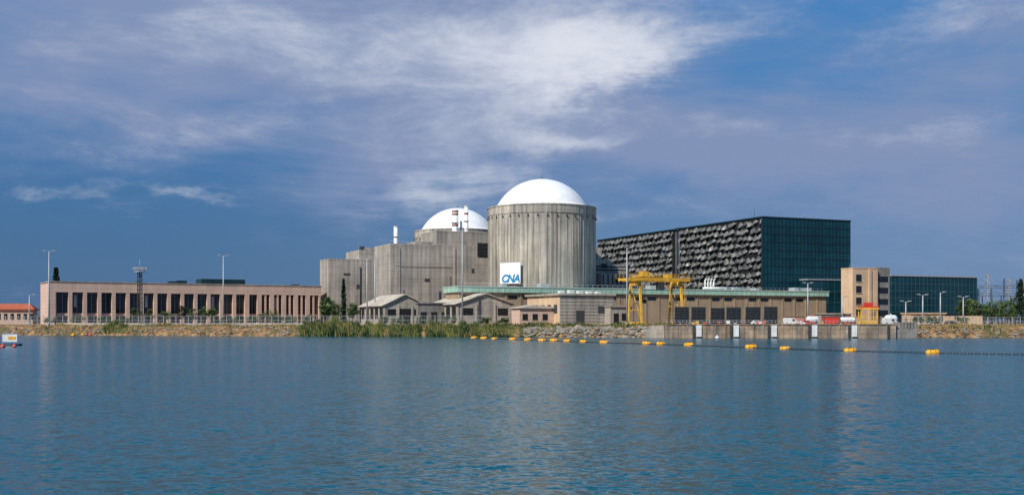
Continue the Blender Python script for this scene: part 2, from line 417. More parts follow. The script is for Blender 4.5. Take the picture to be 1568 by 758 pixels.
# ------------------------------------------------------------------ big dark turbine building with facetted wall
D = 480; e = at('turbine_building', 1168, D); LW = flen(1168,D,1302); WW = slen(1168,D,915); HT = hz(333,D)
slot = slen(1168,D,1041); slot2 = slen(1168,D,1031)
mb = MB(); mb.box(0,LW,0,slot,-1,HT); mb.box(2.5,LW,slot,slot2,-1,HT-.5); mb.box(0,LW,slot2,WW,-1,HT)
mb.obj('structure', black, e)
fm = MB(); tw = 4.0; thh = 3.0
def facets(y0, y1):   # protruding cladding elements, hooded and tilted at random
    rows = int((HT-5)/thh)
    for r in range(rows):
        hh = (HT-4.6)/rows; z00 = 4.3+r*hh
        y = y0+(0 if r % 2 else -tw/2)
        while y < y1:
            a = max(y, y0)+U(.02,.35); b2 = min(y+tw, y1)-U(.02,.35); z0 = z00+U(-.35,.35)
            if b2-a > .8:
                cy = (a+b2)/2+U(-.5,.5); hw = (b2-a)/2; dp = U(.7,2.3); n = 5
                zt = z0+hh*U(.8,1.0); zb = z0+hh*U(.02,.32); sk = U(-.9,.9)
                top = (-.04, cy+U(-.9,.9), zt)
                rim = []
                for i in range(n+1):
                    t = math.pi*i/n
                    rim.append((-.04-dp*math.sin(t)*U(.75,1.1), min(max(cy-hw*math.cos(t),y0),y1), zb+hh*.28*(1-math.sin(t))+sk*math.cos(t)*.5))
                mid = [(-.04-dp*.62*math.sin(math.pi*i/n), min(max(cy-hw*.85*math.cos(math.pi*i/n),y0),y1), zb+(zt-zb)*.66) for i in range(n+1)]
                for i in range(n):
                    fm.face([rim[i],rim[i+1],mid[i+1],mid[i]]); fm.face([mid[i],mid[i+1],top])
            y += tw
facets(.6, slot-.3); facets(slot2+.3, WW-.5)
fm.obj('facetted_panels', facet, e)
mb = MB(); mb.box(-.5,LW+.3,-.3,.25,HT,HT+.5); mb.box(-.5,.25,.26,WW,HT,HT+.5); mb.box(LW-.2,LW+.3,.26,WW,HT,HT+.5)
mb.box(-.4,.35,-.12,.5,0,HT)
mb.obj('coping', tealdark, e)
mb = MB(); mb.face([(.4,-.03,0),(LW,-.03,0),(LW,-.03,HT),(.4,-.03,HT)]); mb.obj('curtain_wall_glass', tealglass, e)
mb = MB(); nf = 13
for i in range(nf+1):
    z = 1+(HT-1.2)*i/nf; mb.box(.4,LW,-.12,-.035,z-.16,z+.16)
for i in range(25):
    x = .4+(LW-.5)*i/24; mb.box(x-.07,x+.07,-.2,-.125,0,HT)
mb.obj('mullions', mull, e)
mb = MB()
for k in range(2):
    y = slot+1.6+k*3.0; mb.cyl((1,y,0),(1,y,HT+1),.8,.8,10)
mb.obj('slot_pipes', slate, e)
mb = MB()
for i in range(12): mb.cyl((LW*i/12,4+R()*20,HT),(LW*i/12,4+R()*20,HT+U(1,3)),.06,.03,4)
mb.cyl((0,6,HT),(0,6,HT+5),.1,.05,5)
mb.obj('roof_antennas', steel_d, e)

# ------------------------------------------------------------------ long hall with green fascia
D = 400; e = at('long_hall_building', 703, D); LH = flen(703,D,1265); HH = 14.1; WH = 13.8
mb = MB(); mb.box(0,LH,0,WH,-1,HH-2.2)
k = 0
while k*6 < LH-2:
    mb.box(k*6+.3,k*6+.9,-.22,0,-1,HH-2.25); k += 1
mb.obj('walls', tanwall, e)
mb = MB(); mb.box(-.8,LH+.8,-.9,WH+.8,HH-2.2,HH-.3)
for i in range(int(LH/2.5)): mb.box(i*2.5,i*2.5+.12,-1.0,-.91,HH-2.15,HH-.35)
mb.obj('green_fascia', green_f, e)
mb = MB(); mb.box(-1.0,LH+1,-1.1,WH+1,HH-.3,HH); 
mb.obj('roof_edge', pmat('pale_green_trim', (.50,.62,.53), .6, .1, .3), e)
mb = MB()
for i in range(int(LH/6)):
    x = i*6+1.6
    if i % 3 != 2: mb.box(x,x+3.6,-.05,-.01,HH-4.6,HH-3.2)
mb.obj('clerestory_windows', dglass, e)
mb = MB()
for i in range(int(LH/2.2)): mb.cyl((i*2.2,0,HH),(i*2.2,0,HH+1.1),.04,.04,4)
mb.cyl((0,0,HH+1.1),(LH,0,HH+1.1),.05,.05,4)
for i in range(10):
    x = U(5,LH-5); mb.box(x,x+U(1.5,4),4,8,HH,HH+U(.7,1.6))
mb.obj('roof_railing_and_units', steel, e)
tt = flen(703,D,1100)
mb = MB()
for k in range(4):
    x = tt-2.4+k*1.4; mb.cyl((x,6,HH),(x,6,HH+4.0),.3,.3,10); mb.cyl((x,6,HH+3.9),(x+.6,5.7,HH+4.6),.3,.3,10)
mb.cyl((tt-4,5,HH+.8),(tt+16,5,HH+.8),.5,.5,8); mb.box(tt+3,tt+10,4,7,HH,HH+1.1)
mb.obj('white_vent_pipes', offwhite, e)

# curtain-wall wing behind hall, right
P = Vector((bx(703,400),400,0)); e1 = Vector((math.cos(A),math.sin(A),0)); e2 = Vector((-math.sin(A),math.cos(A),0))
q = P+e2*14.9
k = (1237-CU)/F; t0 = (k*q.y-q.x)/(e1.x-k*e1.y); k = (1395-CU)/F; t1 = (k*q.y-q.x)/(e1.x-k*e1.y)
c = q+e1*t0
mull_l = pmat('mullion_light', (.06,.12,.13), .5, .2, .2)
def glassblock(name, loc, L, W, H, nf, nc, base=0):
    e = empty(name, loc, A)
    mb = MB(); mb.box(0,L,.1,W,-1,H); mb.obj('structure', tealdark, e)
    mb = MB(); mb.face([(0,0.05,base),(L,0.05,base),(L,0.05,H),(0,0.05,H)]); mb.face([(-.05,W,base),(-.05,.05,base),(-.05,.05,H),(-.05,W,H)]); mb.obj('curtain_wall_glass', tealglass, e)
    mb = MB()
    for i in range(nf+1):
        z = base+(H-base)*i/nf; mb.box(-.1,L,-.06,.04,z-.1,z+.1); mb.box(-.15,-.06,.05,W,z-.1,z+.1)
    for i in range(nc+1):
        x = L*i/nc; mb.box(x-.06,x+.06,-.14,-.07,base,H)
    mb.obj('mullions', mull_l, e)
    mb = MB(); mb.box(-.3,L+.3,-.3,W,H+.13,H+.6); mb.obj('coping', steel, e)
    return e
glassblock('glass_office_wing', (c.x,c.y,G), t1-t0, 5.5, hz(429,c.y), 4, 16)
D = 474; glassblock('glass_office_building', (bx(1365,D),D,G), flen(1365,D,1496), 22, hz(423,D), 5, 22, 5.2)

# tan stair block
D = 440; e = at('tan_office_block', 1306, D); Lx = flen(1306,D,1344); Wx = slen(1306,D,1288); H = hz(411,D)
mb = MB(); mb.box(0,Lx,0,Wx,-1,H); mb.box(-.12,Lx+.12,-.12,Wx+.1,H,H+.35)
mb.box(Lx*.62,Lx*.72,-.5,0,0,H-.1)
mb.obj('walls', tan, e)
mb = MB(); mb.box(Lx,Lx+7.4,1.2,Wx,-1,H+.7); mb.obj('stair_tower', concrete_d, e)
mb = MB()
for z in range(4): mb.box(1.6,4.4,-.05,-.01,3.5+z*4.6,6.3+z*4.6)
for z in range(4): mb.box(Lx+1,Lx+6.4,1.1,1.18,3.5+z*4.6,5.8+z*4.6)
mb.obj('windows', dglass, e)
mb = MB()
for z in range(4): mb.box(1.4,4.6,-.2,-.06,3.2+z*4.6,3.45+z*4.6)
for i in range(5): mb.cyl((i*2,2,H+.3),(i*2,2,H+1.6),.05,.04,4)
mb.obj('sills_and_rods', concrete_l, e)
# low walls / annex on right
D = 430; e = at('low_annex_building', 1395, D, .1)
mb = MB(); mb.box(0,14,0,8,-1,4.2); mb.box(-.4,14.4,-.6,8.4,4.2,4.6); mb.box(18,30,1,8,-1,3.4); mb.obj('walls', tan, e)
mb = MB()
for i in range(5): mb.box(1+i*2.6,2.6+i*2.6,-.05,-.01,1,3.2)
mb.obj('windows', dglass, e)
D = 420; e = at('low_annex_building', 1258, D, .15)
mb = MB(); mb.box(0,12,0,6,-1,4.0); mb.box(-.4,12.4,-.6,6.4,4.0,4.35); mb.obj('walls', concrete_l, e)
mb = MB()
for i in range(4): mb.box(1+i*2.8,2.6+i*2.8,-.05,-.01,1,3)
mb.obj('windows', dglass, e)

# ------------------------------------------------------------------ pink office building (left)
p0 = Vector((bx(76,433),433)); p1 = Vector((bx(492,492),492)); dv = p1-p0; ang = math.atan2(dv.y,dv.x); LL = dv.length
e = empty('pink_office_building', (p0.x,p0.y,G), ang); HB = hz(431.5,433); WB = slen(76,433,62,ang)
mb = MB(); mb.box(0,LL,2.0,WB,-1,HB-.3)             # inner body
mb.box(-.0,LL,0,1.999,HB-4.0,HB)                      # frieze
mb.box(0,2.2,0,1.999,-1,HB-4.01)                        # solid end
nb = 20; bw = (LL-3)/nb
for i in range(nb+1):
    x = 2.2+i*bw; w = .72 if i < 14 else .95
    if i == nb: w = .4
    if i > 0: mb.box(x-w,x+w,0,1.999,-1,HB-4.01)
    if i < nb and i >= 15: mb.box(x+bw/2-.35,x+bw/2+.35,.15,1.99,-1,HB-4.02)
    if i < nb: mb.box(x+.75,x+bw-.75,1.3,1.99,3.6,4.5)
mb.box(0,LL,2.0,3,HB-.29,HB+.02)
mb.obj('walls', pink, e)
mb = MB(); mb.box(-.2,LL+.2,-.2,WB,HB+.03,HB+.35); mb.obj('coping', concrete_l, e)
mb = MB()
for i in range(nb):
    x = 2.2+i*bw+.7; mb.face([(x,1.95,0),(x+bw-1.4,1.95,0),(x+bw-1.4,1.95,HB-4.0),(x,1.95,HB-4.0)])
mb.obj('windows', dglass, e)
mb = MB()
for i in range(nb):
    x = 2.2+i*bw+bw/2
    if i < 15: mb.box(x-.05,x+.05,1.75,1.94,0,HB-4.05)
    if i % 5 == 1: mb.box(x-1.2,x-.2,1.6,1.93,7,HB-5)   # drawn blinds
mb.obj('window_frames_and_blinds', steel, e)
mb = MB(); a = LL*.54; mb.box(a,a+19,5,min(14,WB-1),HB,HB+2.6); 
for xx,w,h in ((LL*.42,3,1.3),(LL*.45,4,1.7),(LL*.9,3,1),(LL*.3,2,.8)): mb.box(xx,xx+w,5,8,HB,HB+h)
mb.obj('rooftop_units', tealdark, e)
# red-roofed building far left
D = 470; e = at('red_roof_building', -18, D, .25); Lx = flen(-18,D,50,.25)
mb = MB(); mb.box(0,Lx,0,12,-1,6.2); mb.obj('walls', pink, e)
mb = MB(); mb.prism([(-.8,6.2),(Lx+.8,6.2),(Lx+.8,6.6),(-.8,6.6)],-.8,12.8)
mb.face([(-.8,-.8,6.61),(Lx+.8,-.8,6.61),(Lx-2,6,9.0),(2,6,9.0)]); mb.face([(Lx+.8,-.8,6.61),(Lx+.8,12.8,6.61),(Lx-2,6,9.0)]); mb.face([(Lx+.8,12.8,6.61),(-.8,12.8,6.61),(2,6,9),(Lx-2,6,9)]); mb.face([(-.8,12.8,6.61),(-.8,-.8,6.61),(2,6,9)])
mb.obj('roof', redroof, e)
mb = MB()
for i in range(7): mb.box(1+i*2.6,2.4+i*2.6,-.05,-.01,2,4.6)
mb.obj('windows', dglass, e)

# ------------------------------------------------------------------ sheds on the shore
def shed(name, u, D, u2, ub, ye, yp, door):
    e = at(name, u, D); L = flen(u,D,u2); W = slen(u,D,ub); he = hz(ye,D); hp = hz(yp,D+3)
    mb = MB(); mb.prism([(0,-1),(L,-1),(L,he),(L/2,hp),(0,he)],0,W)
    for x in (.0,L*.33,L*.66,L-.5): mb.box(x,x+.5,-.25,0,-1,he-.2)
    for i in range(5): mb.box(-.25,0,i*W/5,i*W/5+.5,-1,he-.3)
    mb.obj('walls', concrete_l, e)
    mb = MB(); t = .35; s = (hp-he)/(L/2)
    for sx in (0,1):
        x0 = -.9 if sx == 0 else L+.9; z0 = he-.9*s+.03; x1 = L/2
        pr = [(x0,z0),(x1,hp+.03),(x1,hp+.03+t),(x0,z0+t)]
        mb.prism(pr,-.7,W+.7)
    mb.obj('roof', rooftan, e)
    mb = MB()
    if door: mb.box(L*.36,L*.64,-.06,-.01,0,he*.82)
    mb.box(L*.08,L*.28,-.06,-.01,he*.45,he*.8); mb.box(L*.72,L*.9,-.06,-.01,he*.45,he*.8)
    for i in range(5): mb.box(-.06,-.01,i*W/5+1.2,(i+1)*W/5-.8,he*.3,he*.85)
    mb.obj('doors_and_windows', black, e)
    return e
shed('gable_shed', 588, 392, 652, 553, 467, 451.5, 1)
shed('gable_shed', 700, 388, 786, 657, 465, 450, 0)
D = 395; e = at('store_building', 640, D); Lx = flen(640,D,705)
mb = MB(); mb.box(0,Lx,0,6,-1,hz(465,D)); mb.box(-.3,Lx,-.4,6,hz(465,D),hz(463,D)); mb.obj('walls', concrete_d, e)
mb = MB()
for i in range(4): mb.box(1+i*4,3.4+i*4,-.06,-.01,.2,4.6)
mb.obj('doors', black, e)
D = 376; e = at('pump_kiosk', 796, D); Lx = flen(796,D,852); Wx = 7
mb = MB(); mb.box(0,Lx,0,Wx,-1,hz(472,D)); mb.obj('walls', pink, e)
mb = MB(); mb.prism([(-.6,hz(472,D)),(Lx+.4,hz(472,D)),(Lx+.4,hz(471,D)),(Lx*.4,hz(466.5,D)),(-.6,hz(471,D))],-.6,Wx+.5); mb.obj('roof', rooftan, e)
mb = MB()
for i in range(3): mb.box(1+i*3.8,3+i*3.8,-.05,-.01,1.6,3.8)
mb.obj('windows', black, e)
D = 377; e = at('pump_house', 856, D); Lx = flen(856,D,940); Wx = slen(856,D,806); H = hz(452,D)
mb = MB(); mb.box(.3,Lx,.0,Wx,-1,H)
mb.obj('side_walls', tan, e)
mb = MB(); n = 9
for i in range(n): mb.box(.3,Lx,-.3,-.01,H*i/n+.06,H*(i+1)/n-.12)
mb.obj('precast_bands', concrete, e)
mb = MB(); mb.box(-.5,Lx+.5,-.8,Wx+.4,H,H+.7); mb.obj('roof', concrete_l, e)
mb = MB(); mb.box(Lx*.3,Lx*.45,-.36,-.31,0,5); mb.box(Lx*.7,Lx*.9,-.36,-.31,4,6.5)
for i in range(4): mb.box(.22,.29,2+i*5,4.6+i*5,4,7)
mb.obj('doors_and_windows', steel_d, e)
mb = MB()
for i in range(5): x = 2+i*3.6; mb.box(x,x+1.6,3,5,H+.71,H+.71+U(.5,1.4))
mb.obj('roof_units', offwhite, e)
D = 380; e = at('pump_house', 935, D); Lx = flen(935,D,968)
mb = MB(); mb.box(0,Lx,0,8,-1,hz(470,D)); mb.box(-.3,Lx+.3,-.5,8,hz(470,D),hz(468,D)); mb.obj('walls', concrete, e)
mb = MB(); mb.box(1.2,3.2,-.06,-.01,0,4); mb.box(4.4,6.4,-.06,-.01,1.5,4); mb.obj('doors', black, e)

# ------------------------------------------------------------------ quay
QX0, QX1, QY = bx(1022,338), bx(1372,338), 338.0
e = empty('concrete_quay', (0,0,0))
mb = MB(); mb.box(QX0,QX1,QY,QY+16,-2,4.1); mb.box(QX0-.2,QX1+.2,QY-.25,QY+.9,4.1,4.45)
n = 24
for i in range(n):
    x = QX0+(QX1-QX0)*i/n; mb.box(x,x+.35,QY-.18,QY,-1,4.09)
mb.obj('wall', pmat('quay_concrete', (.40,.29,.20), .9, .35, .3, streak=.4, lines=.25, linep=1.4, col2=(.26,.21,.17)), e)
mb = MB()
for u in (1070,1127,1185,1247,1308):
    x = bx(u,338); mb.box(x-.8,x+.8,QY-.45,QY-.19,.5,4.0)
mb.obj('fender_panels', offwhite, e)
mb = MB()
for u in (1062,1119,1177,1239,1300,1360): x = bx(u,338); mb.box(x-.35,x+.35,QY-.4,QY-.19,.3,3.9)
mb.obj('guide_slots', steel_d, e)
mb = MB()
for i in range(60):
    x = QX0+(QX1-QX0)*i/59; mb.cyl((x,QY+.3,4.45),(x,QY+.3,5.5),.045,.045,4)
for z in (5.0,5.5): mb.cyl((QX0,QY+.3,z),(QX1,QY+.3,z),.04,.04,4)
mb.obj('railing', steel, e)
e = empty('boat_landing', (QX1,QY,0))
mb = MB()
for i in range(6): mb.box(.3+i*1.0,1.3+i*1.0,1,12,-1,4.0-i*.5)
mb.box(.25,7.6,3,3.6,-1,4.9); mb.obj('steps', concrete_d, e)
mb = MB()
for i in range(8): mb.cyl((.5+i,2.9,3),(.5+i,2.9,5.9),.06,.06,4)
mb.cyl((.5,2.9,5.9),(7.5,2.9,5.9),.06,.06,4); mb.obj('railing', steel_d, e)
e = empty('boat_landing', (QX0-5,QY+6,0))
mb = MB(); mb.box(0,4.9,0,8,-1,2.6); mb.box(1,4.9,1,8,2.6,3.9); mb.obj('steps', concrete_l, e)

# trash rack screens
sm = MB()
sm.box(-2.3,2.3,0,.25,0,6.0,0)
for i in range(13): sm.box(-2.2,2.2,-.2,-.01,.3+i*.45,.45+i*.45,1)
for x in (-2.35,-.8,.8,2.25): sm.box(x,x+.12,-.26,-.205,0,6.1,2)
sm.beam((-2,.26,4.5),(-2,2.5,0),.12,2); sm.beam((2,.26,4.5),(2,2.5,0),.12,2)
so = sm.obj('intake_screen', [slate, steel_d, steel_d], None, (bx(1044,357),357,G-.05), .1)
for u, w in ((1070,1),(1099,.98),(1123,1.02),(1153,1.05),(1180,.95)):
    o = bpy.data.objects.new('intake_screen', so.data); bpy.context.collection.objects.link(o)
    o.location = (bx(u,357),357+U(-.5,.5),G-.05); o.rotation_euler = (0,0,.1); o.scale = (w,1,U(.93,1.03))

# ------------------------------------------------------------------ gantry crane
D = 366; e = at('gantry_crane', 983, D); GL = flen(983,D,1046); gw = 9.0; HG = hz(430,D)
mb = MB()
for x in (0,GL):
    for (yb, yt) in ((0,1.6),(gw,gw-1.6)):
        mb.cyl((x,yb,.5),(x,yt,HG),.36,.55,4,0,False)
    mb.box(x-.4,x+.4,-1.2,gw+1.2,.3,1.0)
    mb.box(x-.3,x+.3,1.2,gw-1.2,HG-1.3,HG-.1)
    mb.beam((x,.6,HG*.35),(x,gw-.6,HG*.35),.22); mb.beam((x,.5,1.3),(x,gw-1.6,HG*.92),.16); mb.beam((x,gw-.5,HG*.35),(x,1.2,HG*.8),.14)
    mb.box(x-.8,x+.8,-1.6,-.6,0,.8); mb.box(x-.8,x+.8,gw+.6,gw+1.6,0,.8)
for y in (1.4,gw-1.4):
    mb.box(-4.6,GL+3.6,y-.35,y+.35,HG,HG+1.1)
    mb.beam((0,y,HG-3.2),(3.2,y,HG),.2); mb.beam((GL,y,HG-3.2),(GL-3.2,y,HG),.2)
for x in (-4.5,-1,GL/2,GL+1,GL+3.4): mb.box(x-.2,x+.2,1.9,gw-1.9,HG+.2,HG+.9)
mb.obj('portal_frame', yellow, e)
mb = MB()
for y in (.1,gw-.1):
    mb.box(-4.8,GL+3.8,y-.5,y+.4,HG+1.0,HG+1.12)
    yy = y-.45 if y < 1 else y+.35
    for i in range(18): x = -4.8+(GL+8.6)*i/17; mb.beam((x,yy,HG+1.1),(x,yy,HG+2.5),.06)
    for z in (1.8,2.5): mb.beam((-4.8,yy,HG+z),(GL+3.8,yy,HG+z),.06)
for i in range(14): mb.beam((GL+.4,-.2,1+i*.9),(GL+1.0,-.2,1+i*.9),.06)
mb.beam((GL+.4,-.2,0),(GL+.4,-.2,HG),.07); mb.beam((GL+1,-.2,0),(GL+1,-.2,HG),.07)
mb.obj('walkway_railing', yellow, e)
mb = MB(); tx = GL*.2
mb.box(tx-2.4,tx+2.4,1.4,gw-1.4,HG+1.5,HG+1.9); mb.box(tx-1.8,tx+.2,2,5,HG+1.9,HG+3.4); mb.cyl((tx+1,2.4,HG+2.5),(tx+1,6,HG+2.5),.6,.6,10)
mb.box(GL*.7,GL*.7+1.8,2,5,HG+1.2,HG+2.5)
mb.obj('trolley', yellow, e)
mb = MB()
for dx in (-.5,.5): mb.cyl((tx+dx,4.4,HG+1.6),(tx+dx,4.4,HG-6),.06,.06,4)
mb.box(tx-.9,tx+.9,4.0,4.8,HG-7.4,HG-6); mb.box(GL*.42,GL*.42+2.2,.4,2.2,HG-3,HG-.2)
mb.obj('hoist_and_cab', steel_d, e)

# yellow/red gate hoist
D = 348; e = at('gate_hoist_frame', 1331, D, 0)
mb = MB()
for x in (-2.6,2.6):
    for y in (0,2.4): mb.beam((x,y,0),(x,y,5.6),.3)
mb.box(-3.1,3.1,-.3,2.7,5.0,5.5); mb.box(-2.5,2.5,.1,.3,0,1.6); mb.beam((-2.6,0,2.5),(2.6,0,2.5),.25); mb.beam((-2.6,0,2.5),(2.6,0,5),.18)
mb.obj('frame', yellow, e)
mb = MB(); mb.box(-2.9,2.9,-.2,2.6,5.52,5.9); mb.box(-1.2,1.4,.4,2,5.9,7.2)
for i in range(7): mb.beam((-2.9+i*.96,-.2,5.9),(-2.9+i*.96,-.2,6.9),.06)
mb.beam((-2.9,-.2,6.9),(2.9,-.2,6.9),.07); mb.obj('platform', redp, e)

# vehicles, containers, tanks
def car(name, x, y, rz, paint, van=False):
    e = empty(name, (x,y,G+.1), rz); L = 4.9 if van else 4.2; W = 1.8; h = 2.2 if van else 1.42
    if van: pr = [(0,.35),(L,.35),(L,.95),(L-.9,1.15),(L-1.5,h-.05),(.1,h),(0,1.2)]
    else: pr = [(0,.3),(L,.3),(L,.7),(L-.2,.82),(L-1.15,.92),(L-1.8,h-.03),(1.0,h),(.25,.95),(0,.85)]
    mb = MB(); mb.prism(pr,-W/2,W/2); o = mb.obj('body', paint, e)
    bv = o.modifiers.new('b','BEVEL'); bv.width = .08; bv.segments = 2
    mb = MB()
    for s in (-1,1):
        y0 = s*(W/2+.01)
        if van: mb.face([(L-1.4,y0,1.15),(L-2.3,y0,1.15),(L-2.3,y0,h-.3),(L-1.65,y0,h-.3)])
        else:
            mb.face([(L-1.3,y0,.95),(2.2,y0,.95),(2.2,y0,h-.12),(L-1.85,y0,h-.12)]); mb.face([(2.1,y0,.95),(.6,y0,.95),(1.1,y0,h-.12),(2.1,y0,h-.12)])
    mb.obj('windows', dglass, e)
    mb = MB()
    for xx in (.8,L-.85):
        for s in (-1,1): mb.cyl((xx,s*(W/2-.18),.32),(xx,s*(W/2+.03),.32),.32,.32,14)
    mb.obj('wheels', tyre, e)
def tank(name, u, D, L, r, mt, band):
    e = at(name, u, D, .1); mb = MB(); prof = [(-L/2,r*.01),(-L/2,r*.55),(-L/2+r*.3,r*.9),(-L/2+r*.6,r),(L/2-r*.6,r),(L/2-r*.3,r*.9),(L/2,r*.55),(L/2,r*.01)]
    n = 16; b = len(mb.v)
    for x, rr in prof:
        for i in range(n): t = 6.283*i/n; mb.v.append((x, rr*math.cos(t), r+.5+rr*math.sin(t)))
    for k in range(len(prof)-1):
        for i in range(n): j = (i+1)%n; mb.f.append((b+k*n+i,b+k*n+j,b+(k+1)*n+j,b+(k+1)*n+i)); mb.m.append(0); mb.sm.append(True)
    mb.obj('vessel', mt, e)
    mb = MB(); mb.box(-L*.35,-L*.25,-r*.8,r*.8,0,.9); mb.box(L*.25,L*.35,-r*.8,r*.8,0,.9); mb.cyl((0,0,2*r+.4),(0,0,2*r+.9),.3,.3,8); mb.obj('saddles', band, e)
car('parked_van', bx(1200,352), 352, 0.1, offwhite, True)
car('parked_car', bx(1226,350), 350, 0.15, redp)
car('parked_car', bx(1150,347), 347, -.1, offwhite)
car('parked_van', bx(1352,349), 349, .2, offwhite, True)
car('parked_van', bx(1260,372), 372, .2, offwhite, True)
car('parked_car', bx(1420,372), 372, .2, offwhite); car('parked_car', bx(1448,374), 374, .2, steel_d)
tank('storage_tank', 1244, 354, 4.0, 1.2, offwhite, redp)
tank('storage_tank', 1298, 356, 5.0, 1.05, offwhite, redp)
tank('storage_tank', 1364, 356, 4.0, 1.4, offwhite, steel)
def container(name, u, D, L, mt):
    e = at(name, u, D, .12); mb = MB(); mb.box(0,L,0,2.4,.15,2.6)
    for i in range(int(L/.4)): mb.box(i*.4+.1,i*.4+.25,-.05,0,.3,2.45)
    mb.obj('body', mt, e); mb = MB(); mb.box(-.05,L+.05,-.1,2.45,2.6,2.75); mb.box(-.05,L+.05,-.1,2.45,0,.15)
    for x in (-.06,L-.06): mb.box(x,x+.12,-.12,-.06,.15,2.6)
    mb.obj('frame', steel_d, e)
container('shipping_container', 1262, 354, 5.2, redp)
container('shipping_container', 1205, 366, 6.0, pmat('container_pink', (.55,.25,.18), .7, .2, .5))
container('shipping_container', 1280, 368, 6.0, pmat('container_pale', (.55,.5,.45), .7, .2, .5))
mb = MB()
for _ in range(26):
    u = U(1028,1320); d = U(343,347); x = bx(u,d); w = U(.3,1.1); h = U(.4,1.4); mb.box(x,x+w,d,d+w*.8,4.1,4.1+h, random.choice([0,1,2,2,3]))
    mb.cyl((x+w/2,d+.2,4.1+h),(x+w/2,d+.2,4.1+h+U(.1,.9)),.07,.05,5,2)
mb.obj('quay_equipment', [offwhite, redp, steel_d, yellow])

# ------------------------------------------------------------------ poles, masts
def lamp_post(u, D, ytop, arms=2):
    e = at('street_lamp', u, D, .3); H = hz(ytop, D)
    mb = MB(); mb.cyl((0,0,-.3),(0,0,H),.32,.17,8); mb.cyl((0,0,0),(0,0,.8),.45,.45,8)
    n = arms
    for i in range(n):
        s = -1 if i % 2 else 1; mb.cyl((0,0,H-.2),(s*1.4,0,H+.15),.1,.08,5)
    mb.obj('pole', steel, e)
    mb = MB()
    for i in range(n):
        s = -1 if i % 2 else 1; mb.prism([(s*1.2,H+.05),(s*2.2,H+.2),(s*2.2,H+.45),(s*1.2,H+.45)],-.3,.3)
    mb.obj('lamp_heads', steel, e)
for a in ((75,422,385,2),(342,424,392,2),(562,402,395,2),(574,410,398,1),(708,384,352,2),(960,365,380,1),(1413,385,452,2),(1387,395,462,2),(1440,395,448,1),(1237,420,434,2),(1290,420,455,1),(45,430,452,1),(1475,400,455,2)): lamp_post(*a)
def mast(u, D, ytop):
    e = at('floodlight_mast', u, D, .4); H = hz(ytop,D); mb = MB(); w = 1.0
    for sx in (-1,1):
        for sy in (-1,1): mb.beam((sx*w,sy*w,-.3),(sx*w*.75,sy*w*.75,H-2),.2)
    n = 12
    for i in range(n):
        z0 = i*(H-2)/n; z1 = (i+1)*(H-2)/n; a = w*(1-.25*i/n); b = w*(1-.25*(i+1)/n)
        for s in (-1,1):
            mb.beam((-a,s*a,z0),(b,s*b,z1),.12); mb.beam((a,s*a,z0),(-b,s*b,z1),.12); mb.beam((s*a,-a,z0),(s*b,b,z1),.12)
            mb.beam((-a,s*a,z0),(a,s*a,z0),.12)
    mb.cyl((0,0,0),(0,0,H-1),.25,.25,6)
    mb.obj('lattice', steel_d, e)
    mb = MB(); mb.lathe(0,0,[(.1,H-2.0),(2.2,H-2.0),(2.2,H-1.7),(.1,H-1.7)],10); mb.cyl((0,0,H-1.8),(0,0,H+3),.1,.05,5)
    for k in range(10):
        t = k*.628; x, y = 2.1*math.cos(t), 2.1*math.sin(t); mb.beam((x,y,H-1.8),(x,y,H-.6),.08); mb.box(x-.45,x+.45,y-.25,y+.25,H-1.0,H-.1)
    mb.obj('lamp_platform', steel, e)
mast(214, 424, 409)
def fence(name, pts, h, sp=2.5, pick=.5):
    mb = MB()
    for (xa,ya),(xb,yb) in zip(pts, pts[1:]):
        L = math.hypot(xb-xa,yb-ya); n = max(1,int(L/sp))
        for i in range(n):
            x = xa+(xb-xa)*i/n; y = ya+(yb-ya)*i/n; mb.beam((x,y,G-.4),(x,y,G+h),.16); mb.beam((x,y,G+h),(x+.1,y-.4,G+h+.45),.08)
        for z in (.2,h*.5,h): mb.beam((xa,ya,G+z),(xb,yb,G+z),.07)
        n = int(L/pick)
        for i in range(n):
            x = xa+(xb-xa)*i/n; y = ya+(yb-ya)*i/n; mb.beam((x,y,G),(x,y,G+h),.035)
    mb.obj(name, steel)
fence('perimeter_fence', [(bx(u,425-.06*max(u,0)),shore(bx(u,425-.06*max(u,0)))+9) for u in range(-40,800,60)], 3.2)
fence('perimeter_fence', [(bx(u,366),366) for u in (1382,1430,1500,1600,1700)], 2.6)
mb = MB()
for u in range(60,540,60):
    a = (bx(u,425-.06*u), shore(bx(u,425-.06*u))+9.6); b = (bx(u+60,425-.06*(u+60)), shore(bx(u+60,425-.06*(u+60)))+9.6)
    mb.face([(a[0],a[1],3.5),(b[0],b[1],3.5),(b[0],b[1],4.7),(a[0],a[1],4.7)]); mb.face([(a[0],a[1],4.7),(b[0],b[1],4.7),(b[0],b[1]+.3,4.7),(a[0],a[1]+.3,4.7)])
mb.obj('low_wall', concrete_l)
e = empty('substation_gantry', (bx(1498,500),500,G), .1)
mb = MB()
for k in range(7):
    x = k*6.2; H = U(14,22)
    for s in (-.6,.6): mb.beam((x+s,0,0),(x+s*.4,0,H),.2)
    for i in range(9): mb.beam((x-.5,0,i*H/9),(x+.5,0,(i+1)*H/9),.12)
for z in (13,16.5): mb.beam((0,0,z),(45,0,z),.2); mb.beam((0,0,z+1),(45,0,z+1),.16)
for i in range(30): mb.beam((i*1.5,0,16.5),(i*1.5+.75,0,17.5),.09)
for k in range(10): mb.cyl((k*4.5+2,0,10),(k*4.5+2,0,13),.25,.25,6); mb.cyl((k*4.5,-4,0),(k*4.5,-4,10),.22,.15,6)
mb.obj('lattice', steel_d, e)
